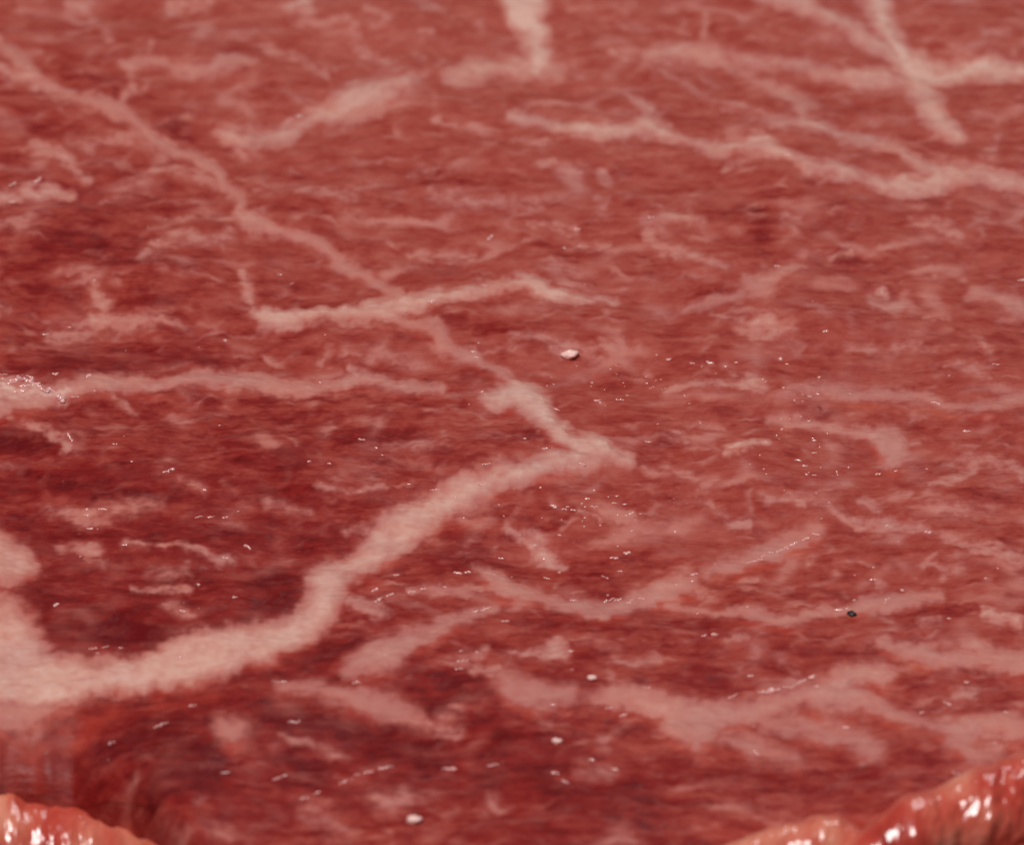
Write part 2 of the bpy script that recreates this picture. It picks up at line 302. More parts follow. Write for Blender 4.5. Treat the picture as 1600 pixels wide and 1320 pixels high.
MINOR = [
 (0.34, 10, [(1565,215,7),(1552,240,9),(1548,262,8)]), (0.26, 7, [(395,300,3),(470,302,4),(545,318,4)]), (0.3, 8, [(368,225,8),(376,240,6)]), (0.3, 8, [(1045,118,3),(1110,150,4),(1160,163,6),(1200,180,6)]),
 (0.28, 9, [(1195,420,9),(1186,435,8)]), (0.24, 12, [(440,20,8),(560,60,10)]), (0.22, 14, [(300,60,12),(420,45,12)]),
 (0.6, 9, [(-30,612,14),(20,616,14),(70,622,13),(120,612,8)]),  # wet sheen at the left edge, painted in as pale fat
 (0.40, 9, [(0,115,5),(30,122,8),(60,136,8)]), (0.3, 8, [(30,92,8),(62,90,6)]),
 (0.38, 8, [(203,105,6),(203,130,6),(200,150,5),(193,166,4)]),
 (0.36, 9, [(112,0,12),(140,12,10),(150,30,9),(168,45,7),(172,62,6)]), (0.40, 9, [(265,3,11),(320,3,9)]),
 (0.5, 9, [(450,8,12),(478,8,12)]), (0.25, 12, [(30,15,10),(80,15,8)]), (0.25, 6, [(228,70,5),(235,85,5)]),
 (0.40, 8, [(1252,190,8),(1256,168,6),(1252,150,13),(1226,146,8),(1200,132,5)]),
 (0.36, 7, [(680,190,5),(720,197,5),(757,208,6)]), (0.40, 7, [(1016,192,9),(1010,172,8),(990,148,6),(975,140,4)]),
 (0.30, 8, [(1190,242,6),(1140,262,5)]), (0.28, 6, [(1030,112,5),(1065,125,4),(1110,150,4),(1140,162,5),(1162,162,5),(1190,175,5)]),
 (0.30, 8, [(1150,105,5),(1195,130,6)]),
 (0.42, 8, [(50,230,5),(80,242,9),(105,255,8),(120,270,8),(142,285,4)]), (0.27, 10, [(110,225,7),(170,222,9),(230,226,8)]),
 (0.32, 8, [(215,270,3),(280,265,6),(320,270,8),(342,282,8)]), (0.46, 9, [(-30,318,8),(0,315,8),(40,306,10),(75,305,9),(112,311,5)]),
 (0.34, 9, [(360,366,6),(320,378,6),(292,372,10),(272,377,8),(232,395,6),(224,412,6)]),
 (0.46, 6, [(815,600,6),(806,612,8)]), (0.36, 8, [(375,425,7),(385,455,8),(398,485,6)]),
 (0.36, 9, [(548,942,10),(565,948,12),(592,958,11)]), (0.26, 8, [(650,1124,8),(712,1150,8)]),
 (0.42, 6, [(932,956,8),(952,972,6)]), (0.3, 8, [(1368,900,7),(1386,920,7)]),
 (0.46, 8, [(800,820,4),(828,838,7),(850,858,12),(872,872,7)]), (0.32, 5, [(640,926,4),(700,918,3),(750,916,4),(795,912,4)]),
 (0.34, 9, [(745,955,4),(760,962,4)]), (0.35, 6, [(1392,690,8),(1432,686,5)]),
 (0.34, 7, [(1200,778,6),(1260,785,7),(1300,795,6),(1340,815,7),(1390,818,9),(1440,828,5),(1490,845,6),(1540,860,11),(1600,876,8)]),
 (0.34, 7, [(1450,762,6),(1490,746,8),(1530,722,9),(1568,724,10),(1600,740,6)]), (0.25, 8, [(1475,722,5),(1530,712,6)]),
 (0.26, 8, [(1410,776,8),(1380,780,6)]), (0.28, 6, [(1348,774,6),(1376,796,7)]), (0.3, 8, [(1455,794,8),(1500,800,8),(1545,806,4)]),
 (0.26, 8, [(1555,760,8),(1590,762,7)]),
 (0.42, 6, [(1538,962,8),(1560,966,8),(1595,970,7)]), (0.36, 8, [(740,1053,8),(772,1060,7)]), (0.3, 8, [(760,1020,7),(720,1040,8)]),
 (0.42, 9, [(800,1028,4),(845,1026,7),(866,1020,14),(880,1028,8)]), (0.33, 8, [(958,1034,4),(1005,1040,9),(1030,1036,5)]),
 (0.28, 14, [(680,1240,8),(610,1250,16),(580,1242,10)]), (0.28, 12, [(768,1252,9),(788,1268,8)]), (0.22, 14, [(480,1260,16),(540,1300,16)]),
 (0.44, 12, [(-20,1168,12),(8,1180,11),(22,1188,8)]), (0.26, 10, [(205,1212,7),(188,1232,9),(176,1258,9)]),
 (0.36, 8, [(1008,345,7),(1060,342,8),(1098,345,5)]), (0.36, 8, [(1018,362,10),(1026,380,10),(1046,388,9),(1080,400,8),(1110,412,5),(1142,426,4)]),
 (0.38, 9, [(1160,520,7),(1190,514,14),(1215,520,10),(1238,520,7)]), (0.26, 6, [(1118,488,4),(1162,506,6)]),
 (0.30, 7, [(798,530,4),(850,536,6),(882,546,7),(930,543,4)]), (0.34, 7, [(938,538,6),(952,546,10),(968,550,5)]),
 (0.38, 8, [(1048,606,8),(1100,600,9),(1140,605,6),(1170,600,13),(1190,605,9)]), (0.26, 6, [(1138,570,5),(1152,588,6)]),
 (0.30, 7, [(1470,575,5),(1510,572,6),(1542,590,4)]), (0.42, 6, [(1376,458,6),(1384,470,6)]),
 (0.35, 8, [(1424,348,5),(1470,352,9),(1502,366,6)]), (0.30, 11, [(1222,352,12),(1250,345,8)]), (0.34, 10, [(1222,425,12),(1250,420,8)]),
 (0.28, 8, [(545,335,5),(575,342,7),(600,350,6)]), (0.28, 10, [(668,300,8),(720,310,10),(790,316,9),(850,320,6)]),
 (0.30, 7, [(848,256,6),(880,265,9),(905,276,6)]), (0.34, 8, [(942,272,10),(952,280,8)]), (0.26, 8, [(930,310,7),(950,318,7)]),
 (0.3, 6, [(800,218,5),(852,226,6)]),
 (0.36, 10, [(138,440,8),(150,455,10),(160,478,10)]), (0.36, 10, [(75,520,5),(120,512,9),(155,500,13),(190,506,13),(232,502,9)]),
 (0.42, 8, [(-20,485,10),(0,485,9),(15,486,6)]), (0.28, 5, [(160,606,3),(185,630,3),(218,644,3)]), (0.4, 5, [(545,567,4),(562,582,6)]),
 (0.34, 6, [(18,655,4),(60,675,4),(98,690,6),(104,706,7)]), (0.3, 14, [(90,795,6),(140,806,14),(185,800,9),(250,788,4)]),
 (0.36, 10, [(105,853,7),(140,858,12),(156,874,7)]), (0.32, 5, [(196,852,3),(270,855,4),(320,865,4),(362,876,6)]),
 (0.22, 11, [(240,898,12),(292,895,8)]), (0.28, 4, [(205,921,3),(292,920,3)]), (0.26, 9, [(268,948,10),(298,962,9)]), (0.26, 7, [(282,756,5),(322,766,5)]),
 (0.46, 6, [(1128,712,6),(1150,706,8),(1195,698,3)]), (0.26, 7, [(1012,733,5),(1040,738,6),(1090,752,8),(1122,757,6)]), (0.26, 8, [(1090,772,8),(1132,800,6)]),
 (0.36, 5, [(1130,810,4),(1170,813,5)]), (0.24, 10, [(1000,832,11),(1034,822,7)]), (0.3, 5, [(905,802,4),(950,804,3),(988,800,4)]),
 (0.28, 8, [(1075,690,5),(1060,680,6)]), (0.28, 9, [(1100,670,6),(1130,668,6)]),
 (0.30, 7, [(513,38,6),(545,38,6),(560,55,9),(566,75,10),(586,90,7),(608,99,6)]), (0.32, 8, [(408,74,8),(445,85,8),(480,100,6),(512,116,5)]),
 (0.3, 9, [(578,22,7),(612,28,9)]), (0.36, 8, [(665,9,6),(692,18,8)]), (0.26, 8, [(645,85,7),(660,90,6)]), (0.28, 9, [(618,112,9),(590,130,7)]),
 (0.3, 7, [(672,55,6)] + [(660,58,6)]), (0.3, 6, [(640,268,4),(690,258,4)]), (0.28, 8, [(510,205,4),(560,190,5)]), (0.28, 8, [(540,310,8),(470,300,6)]),
 (0.28, 8, [(640,398,8),(700,395,9),(740,402,7)]), (0.26, 9, [(860,415,10),(890,425,8)]), (0.3, 6, [(830,352,5),(900,356,6)]), (0.3, 6, [(890,382,5),(950,382,6)]),
 (0.3, 7, [(880,440,8),(930,455,4)]), (0.26, 6, [(415,550,4),(435,560,5)]), (0.25, 6, [(500,560,5),(512,550,5)]),
 (0.28, 9, [(500,678,8),(520,668,7)]), (0.26, 6, [(445,685,4),(462,700,4)]), (0.24, 9, [(660,705,10),(690,685,8)]), (0.22, 10, [(420,790,8),(480,800,5)]),
 (0.3, 5, [(500,768,3),(560,770,3),(600,763,4)]), (0.26, 5, [(540,825,4),(580,826,5)]),
 (0.28, 7, [(1270,870,6),(1230,864,6)]), (0.3, 5, [(1155,912,4),(1180,902,5)]), (0.3, 7, [(1370,905,5),(1380,915,5)]), (0.26, 9, [(1500,890,10),(1480,900,8)]),
 (0.3, 9, [(1440,975,8),(1470,972,6)]), (0.3, 9, [(1490,1085,9),(1525,1082,7)]), (0.24, 9, [(1240,1055,6),(1215,1030,5)]), (0.26, 9, [(1160,1000,9),(1140,1006,6)]),
 (0.24, 12, [(910,1210,10),(950,1208,8)]), (0.24, 12, [(820,1100,8),(850,1140,9)]), (0.22, 12, [(690,1120,9),(720,1112,7)]), (0.24, 8, [(440,1150,6),(500,1165,8),(540,1180,5)]),
 (0.3, 5, [(1290,405,4),(1330,400,4)]), (0.26, 7, [(1440,418,4),(1500,415,4)]), (0.28, 6, [(1445,500,4),(1480,498,4)]), (0.26, 8, [(1330,550,6),(1440,545,7)]), (0.3, 8, [(1520,525,7),(1550,552,8)]),
 (0.28, 9, [(1535,55,7),(1575,55,6)]), (0.26, 12, [(1360,180,8),(1370,195,7)]), (0.25, 8, [(1590,80,6),(1600,65,6)]), (0.26, 10, [(960,15,8),(985,15,7)]), (0.24, 10, [(975,42,9)] + [(1000,42,7)]),
 (0.24, 9, [(900,20,8),(920,18,8)]), (0.36, 6, [(960,86,6),(978,92,5)]), (0.28, 8, [(1108,15,7)] + [(1095,55,7)]),
]
# deeper red muscle (amount, softness, path)
DARK = [
 (0.30, 14, [(112,115,14),(150,130,12),(180,148,8)]), (0.26, 16, [(40,196,14),(110,212,12)]), (0.26, 14, [(275,205,14),(310,220,8)]), (0.2, 12, [(250,180,14),(300,170,12)]),
 (0.22, 12, [(180,318,8),(260,300,10)]), (0.24, 16, [(150,380,18),(60,395,12)]), (0.2, 12, [(10,430,10),(110,455,8)]), (0.24, 16, [(20,578,12),(160,560,18),(240,555,16),(340,565,12)]),
 (0.2, 10, [(230,470,8),(260,472,6)]), (0.22, 18, [(660,272,24),(740,282,16)]), (0.25, 8, [(780,300,10),(800,310,6)]),
 (0.24, 12, [(680,502,8),(800,515,10),(850,522,6)]), (0.22, 12, [(710,400,8),(780,385,6)]), (0.26, 14, [(1180,340,14),(1190,380,20)]), (0.20, 20, [(1320,405,20),(1390,450,12)]),
 (0.2, 10, [(1090,458,6),(1150,462,5)]), (0.35, 12, [(0,690,16),(50,692,14),(85,702,8)]), (0.22, 12, [(0,750,12),(100,755,10),(200,752,6)]), (0.2, 10, [(150,775,12),(260,780,9)]),
 (0.16, 20, [(240,830,20),(300,835,14)]), (0.16, 16, [(430,755,30),(480,770,12)]), (0.25, 14, [(420,910,26),(450,930,26),(400,965,18)]), (0.24, 12, [(60,960,8),(160,970,22),(230,1000,14),(330,985,10)]),
 (0.2, 14, [(480,840,16),(540,848,8)]), (0.22, 10, [(560,790,6),(600,785,6)]), (0.2, 10, [(540,695,14),(640,680,10)]), (0.22, 12, [(690,720,10),(760,700,8),(820,695,8)]),
 (0.28, 8, [(830,690,6),(860,700,6)]), (0.24, 8, [(865,810,10),(880,818,7)]), (0.18, 14, [(1000,700,18),(1060,690,16)]), (0.18, 14, [(900,880,22),(1010,880,14)]), (0.16, 12, [(690,870,16),(760,885,12)]),
 (0.2, 14, [(760,860,8),(700,830,8)]), (0.18, 12, [(1150,930,12),(1190,925,12)]), (0.24, 10, [(560,1005,14),(480,1035,10)]), (0.18, 14, [(820,970,10),(1000,985,10),(1100,975,8)]),
 (0.34, 14, [(415,1115,12),(500,1130,12),(570,1145,12)]), (0.3, 12, [(690,1075,12),(750,1072,12),(710,1105,12),(660,1100,8)]), (0.26, 20, [(600,1160,24),(680,1180,20)]), (0.22, 16, [(780,1140,14),(790,1170,20),(760,1230,14)]),
 (0.32, 18, [(230,1170,26),(290,1165,20),(320,1205,30),(260,1220,20)]), (0.22, 16, [(110,1180,18),(130,1230,24)]), (0.24, 14, [(20,1240,14)] + [(30,1230,12)]), (0.22, 14, [(440,1205,14),(490,1200,14)]),
 (0.2, 22, [(850,1200,24),(900,1260,26),(1000,1240,22)]), (0.24, 14, [(1050,1210,10),(1180,1220,12),(1370,1220,12)]), (0.22, 10, [(1210,1142,6),(1290,1165,8),(1340,1190,9)]), (0.30, 9, [(1410,1250,6),(1450,1228,7),(1560,1200,5)]),
 (0.2, 12, [(1430,1180,12),(1470,1175,9)]), (0.2, 10, [(1010,1100,5),(1060,1090,6)] ), (0.2, 14, [(1060,1060,12),(1120,1070,12)]), (0.18, 14, [(1220,1020,12),(1360,1030,10)]), (0.2, 10, [(1420,1075,10),(1470,1090,8)]),
 (0.2, 10, [(1440,950,10),(1500,960,6)]), (0.15, 14, [(1350,845,10),(1400,850,10)]), (0.16, 12, [(1480,790,6),(1560,785,6)]), (0.2, 12, [(1545,590,8),(1540,575,8)]), (0.2, 12, [(1240,640,8),(1290,640,10)]),
 (0.55, 3, [(1115,893,3),(1122,880,3)]), (0.5, 3, [(660,588,2),(668,597,2),(678,605,3)]), (0.3, 3, [(868,318,2),(895,306,2)]),
]
# orange tinted tissue along the front lip
ORANGE = [
 (0.6, 16, [(175,1108,12),(140,1122,18),(120,1150,12)]), (0.5, 16, [(10,1150,8),(60,1160,10),(30,1210,12)]), (0.5, 16, [(240,1100,12),(330,1090,8)]), (0.3, 10, [(545,915,8),(590,910,14)]), (0.3, 12, [(480,1020,12),(430,1035,10)]), (0.3, 12, [(690,830,8),(760,805,6)]),
 (0.25, 14, [(880,1120,12),(930,1135,12)]), (0.25, 14, [(1090,1185,10),(1130,1180,10)]), (0.6, 18, [(1390,1290,24),(1440,1262,20),(1560,1222,18),(1620,1205,20)]), (0.4, 20, [(1120,1300,24),(1250,1310,24),(1340,1290,16)]),
]
TONE = np.array([
 [.66,.67,.70,.72,.72,.70,.69,.72,.70],
 [.53,.56,.62,.68,.69,.69,.65,.69,.69],
 [.42,.43,.52,.58,.62,.63,.54,.58,.60],
 [.42,.42,.48,.52,.58,.58,.58,.58,.58],
 [.34,.36,.40,.40,.52,.58,.58,.58,.56],
 [.26,.25,.26,.36,.48,.54,.54,.56,.54],
 [.22,.16,.20,.34,.40,.44,.44,.48,.48],
 [.26,.18,.20,.20,.24,.36,.40,.46,.46],
 [.36,.28,.32,.36,.28,.30,.36,.42,.42]])

# ------------------------------------------------------------------ the cut face as one grid
def axis(lo, d0, d1, hi, step):
    mid = np.arange(d0, d1 + step * 0.5, step)
    def tail(a, b, sgn):
        out = []; s = step; p = a
        while (p - b) * sgn < 0:
            s = min(s * 1.25, 0.0022); p += s * sgn; out.append(p)
        out[-1] = b; return np.array(out)
    return np.concatenate([tail(d0, lo, -1)[::-1], mid, tail(mid[-1], hi, 1)])

XS = axis(-0.095, -0.0350, 0.0350, 0.095, 0.000062)
yf0 = float(at(800, 1450)[1])
YS = axis(yf0 - 0.001, yf0, 0.0570, 0.125, 0.000125)
YS = YS[YS >= yf0 - 1e-9]
lipx, lipy = at([-900, -250, 0, 110, 200, 300, 430, 800, 1000, 1200, 1400, 1600, 1900, 2600],
                [1230, 1185, 1190, 1200, 1240, 1330, 1430, 1450, 1400, 1375, 1370, 1370, 1340, 1300])
GX, GY = np.meshgrid(XS, YS)
front = np.interp(XS, lipx, lipy)[None, :] + 0.0004 * noise(XS[None, :] / 0.004, 0 * XS[None, :], 5)
GY = GY + (front - yf0) * (1 - sstep(yf0, yf0 + 0.014, GY))
PX, PY = image_px(GX, GY)
PX = PX.astype(np.float32); PY = PY.astype(np.float32)
NY, NX = PX.shape

# uneven borders: the traced lines wander at several sizes
WX = PX + 9 * noise(PX / 70, PY / 40, 1) + 3.4 * noise(PX / 26, PY / 18, 2) + 1.1 * noise(PX / 10, PY / 9, 3)
WY = PY + 5 * noise(PX / 60, PY / 40, 4) + 3.6 * noise(PX / 20, PY / 22, 5) + 1.9 * noise(PX / 8, PY / 12, 6)

RAG = fbm(PX / 30, PY / 15, 4, 60, 0.5)
WID = fbm(PX / 85, PY / 50, 2, 62)
rowlo, rowhi = PY.min(1), PY.max(1)
def stroke(path, soft, rag=None, wob=1.0):
    """Mask of a path with a half width at each point: 1 inside, soft border."""
    best = np.full(PX.shape, 1e6, np.float32)
    p = np.array(path, float)
    # rounder run of the path (Catmull-Rom)
    if len(p) > 2:
        e = np.vstack([2 * p[0] - p[1], p, 2 * p[-1] - p[-2]]); out = []
        for i in range(1, len(e) - 2):
            for t in (0, .34, .67):
                out.append(0.5 * (2 * e[i] + (e[i+1] - e[i-1]) * t + (2*e[i-1] - 5*e[i] + 4*e[i+1] - e[i+2]) * t*t
                                  + (3*e[i] - e[i-1] - 3*e[i+1] + e[i+2]) * t**3))
        p = np.array(out + [e[-2]])
    for a, b in zip(p[:-1], p[1:]):
        pad = max(a[2], b[2]) + soft * 2 + 24
        rows = np.nonzero((rowhi > min(a[1], b[1]) - pad) & (rowlo < max(a[1], b[1]) + pad))[0]
        if not len(rows): continue
        r0, r1 = rows[0], rows[-1] + 1
        cols = np.nonzero((PX[r0:r1].max(0) > min(a[0], b[0]) - pad) & (PX[r0:r1].min(0) < max(a[0], b[0]) + pad))[0]
        if not len(cols): continue
        c0, c1 = cols[0], cols[-1] + 1
        x = WX[r0:r1, c0:c1]; y = WY[r0:r1, c0:c1]
        dx, dy = b[0] - a[0], b[1] - a[1]
        t = np.clip(((x - a[0]) * dx + (y - a[1]) * dy) / max(dx*dx + dy*dy, 1e-6), 0, 1)
        d = np.hypot(x - a[0] - t * dx, y - a[1] - t * dy) - (a[2] + t * (b[2] - a[2]))
        s = best[r0:r1, c0:c1]; np.minimum(s, d, out=s)
    wm = p[:, 2].mean()
    if rag is not None: return sstep(soft, -soft, best + RAG * rag)
    best = best + RAG * min(6.5, 0.32 * wm + 2.2) + wob * WID * min(5.5, 0.3 * wm + 0.5)
    return sstep(soft, -soft - 0.3 * wm, best)

fat = np.zeros(PX.shape, np.float32)
owner = np.full(PX.shape, -1, np.int16); own_m = np.zeros(PX.shape, np.float32)
RAG2 = fbm(PX / 50, PY / 20, 3, 64)
thick = 0.97 + 0.17 * fbm(PX / 60, PY / 34, 3, 20) + 0.13 * fbm(PX / 18, PY / 10, 3, 21)
MAJOR[0] = (MAJOR[0][0], 6, [(x, y, w * 0.68) for x, y, w in MAJOR[0][2]])
for k, (s, soft, path) in enumerate(MAJOR):
    m = stroke([(x, y, w * (1.1 if s < 0.84 else 1.06) + (1.2 if s < 0.84 else 2)) for x, y, w in path], soft * (1.75 if s < 0.84 else 1.6), None, 1.0 if s < 0.84 else 0.4)
    halo = stroke([(x, y, w * 1.2 + 6) for x, y, w in path], soft * 2.2)
    s = s if s > 0.75 else s * 0.8 + 0.17
    v = s * m * thick + 0.34 * halo * (1 - m) * np.clip(0.75 + 0.6 * RAG2, 0, 1.4)
    np.copyto(owner, k, where=(m > own_m) & (m > 0.4)); own_m = np.maximum(own_m, m)
    fat = np.maximum(fat, v)
for s, soft, path in MINOR:
    fat = np.maximum(fat, s * 1.6 * stroke([(x, y, w * 1.15 + 2) for x, y, w in path], soft * 1.2) * (0.8 + 0.5 * fbm(PX / 26, PY / 12, 3, 30)))
# fine random marbling everywhere, flecks and cloudy patches
def web(sx, sy, seed):
    """Nearness to the borders of uneven cells (0 on a border)."""
    rr = np.random.RandomState(seed); jx = rr.rand(256, 256).astype(np.float32); jy = rr.rand(256, 256).astype(np.float32)
    x = (WX + 0.25 * sx * noise(PX / sx / 1.1, PY / sy / 1.1, seed) + 0.35 * PY) / sx + 40; y = (WY + 0.25 * sy * noise(PX / sx / 1.1, PY / sy / 1.1, seed + 1)) / sy + 40
    xi = np.floor(x).astype(np.int32); yi = np.floor(y).astype(np.int32)
    f1 = np.full(x.shape, 9, np.float32); f2 = f1.copy()
    for a in (-1, 0, 1):
        for b in (-1, 0, 1):
            u = (xi + a) & 255; v = (yi + b) & 255
            d = np.hypot(xi + a + jx[u, v] - x, yi + b + jy[u, v] - y)
            f2 = np.minimum(f2, np.maximum(f1, d)); f1 = np.minimum(f1, d)
    return f2 - f1
g1 = fbm(PX / 120, PY / 60, 3, 66); g2 = fbm(PX / 70, PY / 30, 3, 67)
w1 = web(170, 62, 3) + 0.05 * RAG; w2 = web(72, 27, 5) + 0.07 * RAG
webf = 0.46 * sstep(0.40, 0.0, w1) * sstep(-0.55, 0.9, g1)
webf = np.maximum(webf, 0.38 * sstep(0.42, 0.0, w2) * sstep(-0.5, 1.0, g2))
cloud = fbm(WX / 95, WY / 34, 5, 13, 0.66)
fat = np.maximum(fat, 0.46 * sstep(0.5, 1.8, cloud))
fleck = fbm(PX / 24, PY / 10, 3, 14)
fat = np.maximum(fat, 0.40 * sstep(0.75, 1.8, fleck + 0.35 * cloud))
fat = np.maximum(fat, 0.42 * sstep(0.95, 2.0, fbm(PX / 11, PY / 6, 2, 24) + 0.3 * cloud))
fat = np.maximum(fat, 0.30 * sstep(0.7, 1.8, fbm(PX / 38 + PY / 60, PY / 5.5, 3, 25) + 0.2 * cloud))
outside = np.maximum(sstep(1600, 1680, np.abs(PX - 800) + 800), sstep(-20, -90, PY))
net2 = 1 - np.abs(noise(WX / 230, WY / 80, 15) + 0.3 * noise(WX / 60, WY / 26, 16))
fat = np.maximum(fat, outside * 0.7 * sstep(0.88, 0.99, net2))

# muscle tone
ty = np.clip(PY, 0, 1320) / 165.0; tx = np.clip(PX, 0, 1600) / 200.0
i0 = np.clip(ty.astype(int), 0, 7); j0 = np.clip(tx.astype(int), 0, 7)
fy = ty - i0; fx = tx - j0; fy = fy*fy*(3-2*fy); fx = fx*fx*(3-2*fx)
tone = ((TONE[i0, j0] * (1-fx) + TONE[i0, j0+1] * fx) * (1-fy) + (TONE[i0+1, j0] * (1-fx) + TONE[i0+1, j0+1] * fx) * fy).astype(np.float32)
for s, soft, path in DARK:
    tone -= s * 1.0 * stroke(path, soft * (1.7 if soft > 4 else 1), 5 if soft > 4 else 1)
tone += (0.62 + 0.38 * sstep(0.2, 0.45, tone)) * (0.14 * fbm(WX / 90, WY / 30, 4, 17) + 0.13 * (sstep(-0.34, 0.3, fbm(WX / 46, WY / 15, 4, 18)) - 0.5) + 0.05 * fbm(PX / 18, PY / 7, 2, 28))
tone = np.clip(tone, 0, 1)
fat = np.maximum(fat, webf * (0.42 + 0.58 * sstep(0.22, 0.5, tone)))
orange = np.zeros(PX.shape, np.float32)
for s, soft, path in ORANGE:
    orange = np.maximum(orange, s * stroke(path, soft))
rown = np.maximum(0, np.arange(NY) + 10).clip(0, NY - 1)
under = sstep(0.2, 0.9, own_m[rown]) * (own_m < 0.5) * sstep(0.1, 0.6, fbm(PX / 70, PY / 40, 2, 23) + 0.35)
orange = np.maximum(orange, 0.42 * under * sstep(300, 800, PY))
orange = orange * (1 - sstep(0.3, 0.6, fat))

# relief: slow swells, fibre bundles, seams a little proud, rounded rim of the slab
Z = np.full(PX.shape, TOP, np.float32)
Z += 0.0006 * fbm(GX / 0.016, GY / 0.012, 3, 40)
Z += 0.00006 * sstep(0.0008, 0.005, GY - front) * fbm(PX / 46, PY / 13, 4, 41)
Z += 0.00009 * (fat - 0.25) * sstep(0.25, 0.6, fat)
def roundoff(d, r):
    q = 1 - np.clip(d / r, 0, 1)
    return r * (1 - np.sqrt(np.maximum(1 - q * q, 0)))
RF = 0.0032 + 0.0032 * sstep(330, 110, PX[:1] + 0 * PX)
Z -= roundoff(GY - front, RF) + roundoff(0.125 - GY, 0.006) + roundoff(0.095 - np.abs(GX), 0.006)
lobes = sstep(0.0055, 0.001, GY - front)
Z += lobes * 0.0003 * fbm(PX / 60, PY / 90, 2, 42)

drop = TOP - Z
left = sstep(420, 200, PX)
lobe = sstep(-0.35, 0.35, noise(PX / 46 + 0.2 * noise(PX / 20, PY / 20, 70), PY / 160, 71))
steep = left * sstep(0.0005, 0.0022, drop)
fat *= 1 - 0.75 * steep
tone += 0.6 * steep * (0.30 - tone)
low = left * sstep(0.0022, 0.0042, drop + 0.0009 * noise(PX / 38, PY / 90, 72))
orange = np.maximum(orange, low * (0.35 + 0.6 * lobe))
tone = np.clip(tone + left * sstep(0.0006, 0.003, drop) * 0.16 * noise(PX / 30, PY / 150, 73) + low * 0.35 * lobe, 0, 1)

steak = bpy.data.objects.new("beef_steak", None); COL.objects.link(steak)
steak.location = (0, 0, 0)
steak["label"] = "thick raw beef steak, deep red with pale pink marbled fat, filling the picture"
steak["category"] = "raw meat"

vid = np.arange(NY * NX, dtype=np.int32).reshape(NY, NX)
quads = np.stack([vid[:-1, :-1], vid[:-1, 1:], vid[1:, 1:], vid[1:, :-1]], -1).reshape(-1, 4)
co = np.stack([GX, GY, Z], -1).reshape(-1, 3)
# side walls and underside
ring = np.concatenate([vid[0, :], vid[1:, -1], vid[-1, -2::-1], vid[-2:0:-1, 0]])
n0 = len(co); rn = len(ring)
low = co[ring].copy(); midv = co[ring].copy()
midv[:, 2] = TOP * 0.5; bulge = 0.0012
midv[:, :2] *= 1 + bulge / 0.09
low[:, 2] = 0.0006
co_all = np.concatenate([co, midv, low])
nx_ = np.roll(np.arange(rn), -1)
q1 = np.stack([ring, n0 + np.arange(rn), n0 + nx_, ring[nx_]], -1)
q2 = np.stack([n0 + np.arange(rn), n0 + rn + np.arange(rn), n0 + rn + nx_, n0 + nx_], -1)
ctr = len(co_all)
co_all = np.concatenate([co_all, [[0, 0.04, 0.0006]]])
tris = np.stack([n0 + rn + np.arange(rn), np.full(rn, ctr), n0 + rn + nx_], -1)
def ext(a, v): return np.concatenate([a.ravel(), np.full(2 * rn + 1, v, np.float32)])
mesh_np("muscle", co_all, np.concatenate([quads, q1, q2]), MEAT, steak,
        dict(fat=ext(fat, .1), tone=ext(tone, .3), orange=ext(orange, .4)), tris)

# each pale seam of fat is a body of its own, set in the muscle and standing slightly proud of it
qf = quads.reshape(NY - 1, NX - 1, 4)
for k in range(len(MAJOR)):
    sel = (owner == k) & (own_m > 0.5)
    qs = sel[:-1, :-1] & sel[1:, :-1] & sel[:-1, 1:] & sel[1:, 1:]
    if qs.sum() < 40: continue
    f = qf[qs]
    used, inv = np.unique(f, return_inverse=True); inv = inv.reshape(-1, 4)
    top = co[used].astype(np.float64).copy()
    lift = sstep(0.5, 0.85, own_m.ravel()[used])
    e = np.concatenate([inv[:, [0, 1]], inv[:, [1, 2]], inv[:, [2, 3]], inv[:, [3, 0]]])
    key = np.sort(e, 1); code = key[:, 0].astype(np.int64) * len(used) + key[:, 1]
    _, first, cnt = np.unique(code, return_index=True, return_counts=True)
    be = e[first[cnt == 1]]
    edge = np.unique(be)
    deg = np.bincount(e[:, 0], minlength=len(used)) + np.bincount(e[:, 1], minlength=len(used))
    for _ in range(5):
        lift[edge] = 0
        lift = 0.5 * lift + 0.5 * (np.bincount(e[:, 0], lift[e[:, 1]], len(used)) + np.bincount(e[:, 1], lift[e[:, 0]], len(used))) / np.maximum(deg, 1)
    lift[edge] = 0
    top[:, 2] += -0.000006 + 0.00003 * lift
    bot = top.copy(); bot[:, 2] -= 0.0006 + 0.0008 * lift
    N = len(used)
    qb = inv[:, ::-1] + N
    side = np.stack([be[:, 1], be[:, 0], be[:, 0] + N, be[:, 1] + N], -1)
    at2 = {nm: np.tile(a.ravel()[used], 2) for nm, a in (("fat", fat), ("tone", tone), ("orange", orange))}
    mesh_np("fat_seam", np.concatenate([top, bot]), np.concatenate([inv, qb, side]), MEAT, steak, at2)

def surf(px, py):
    """Height of the cut face at an image pixel."""
    x, y = at(px, py)
    j = int(np.clip(np.searchsorted(XS, x), 0, NX - 1))
    i = int(np.argmin(np.abs(GY[:, j] - y)))
    return float(x), float(y), float(Z[i, j])

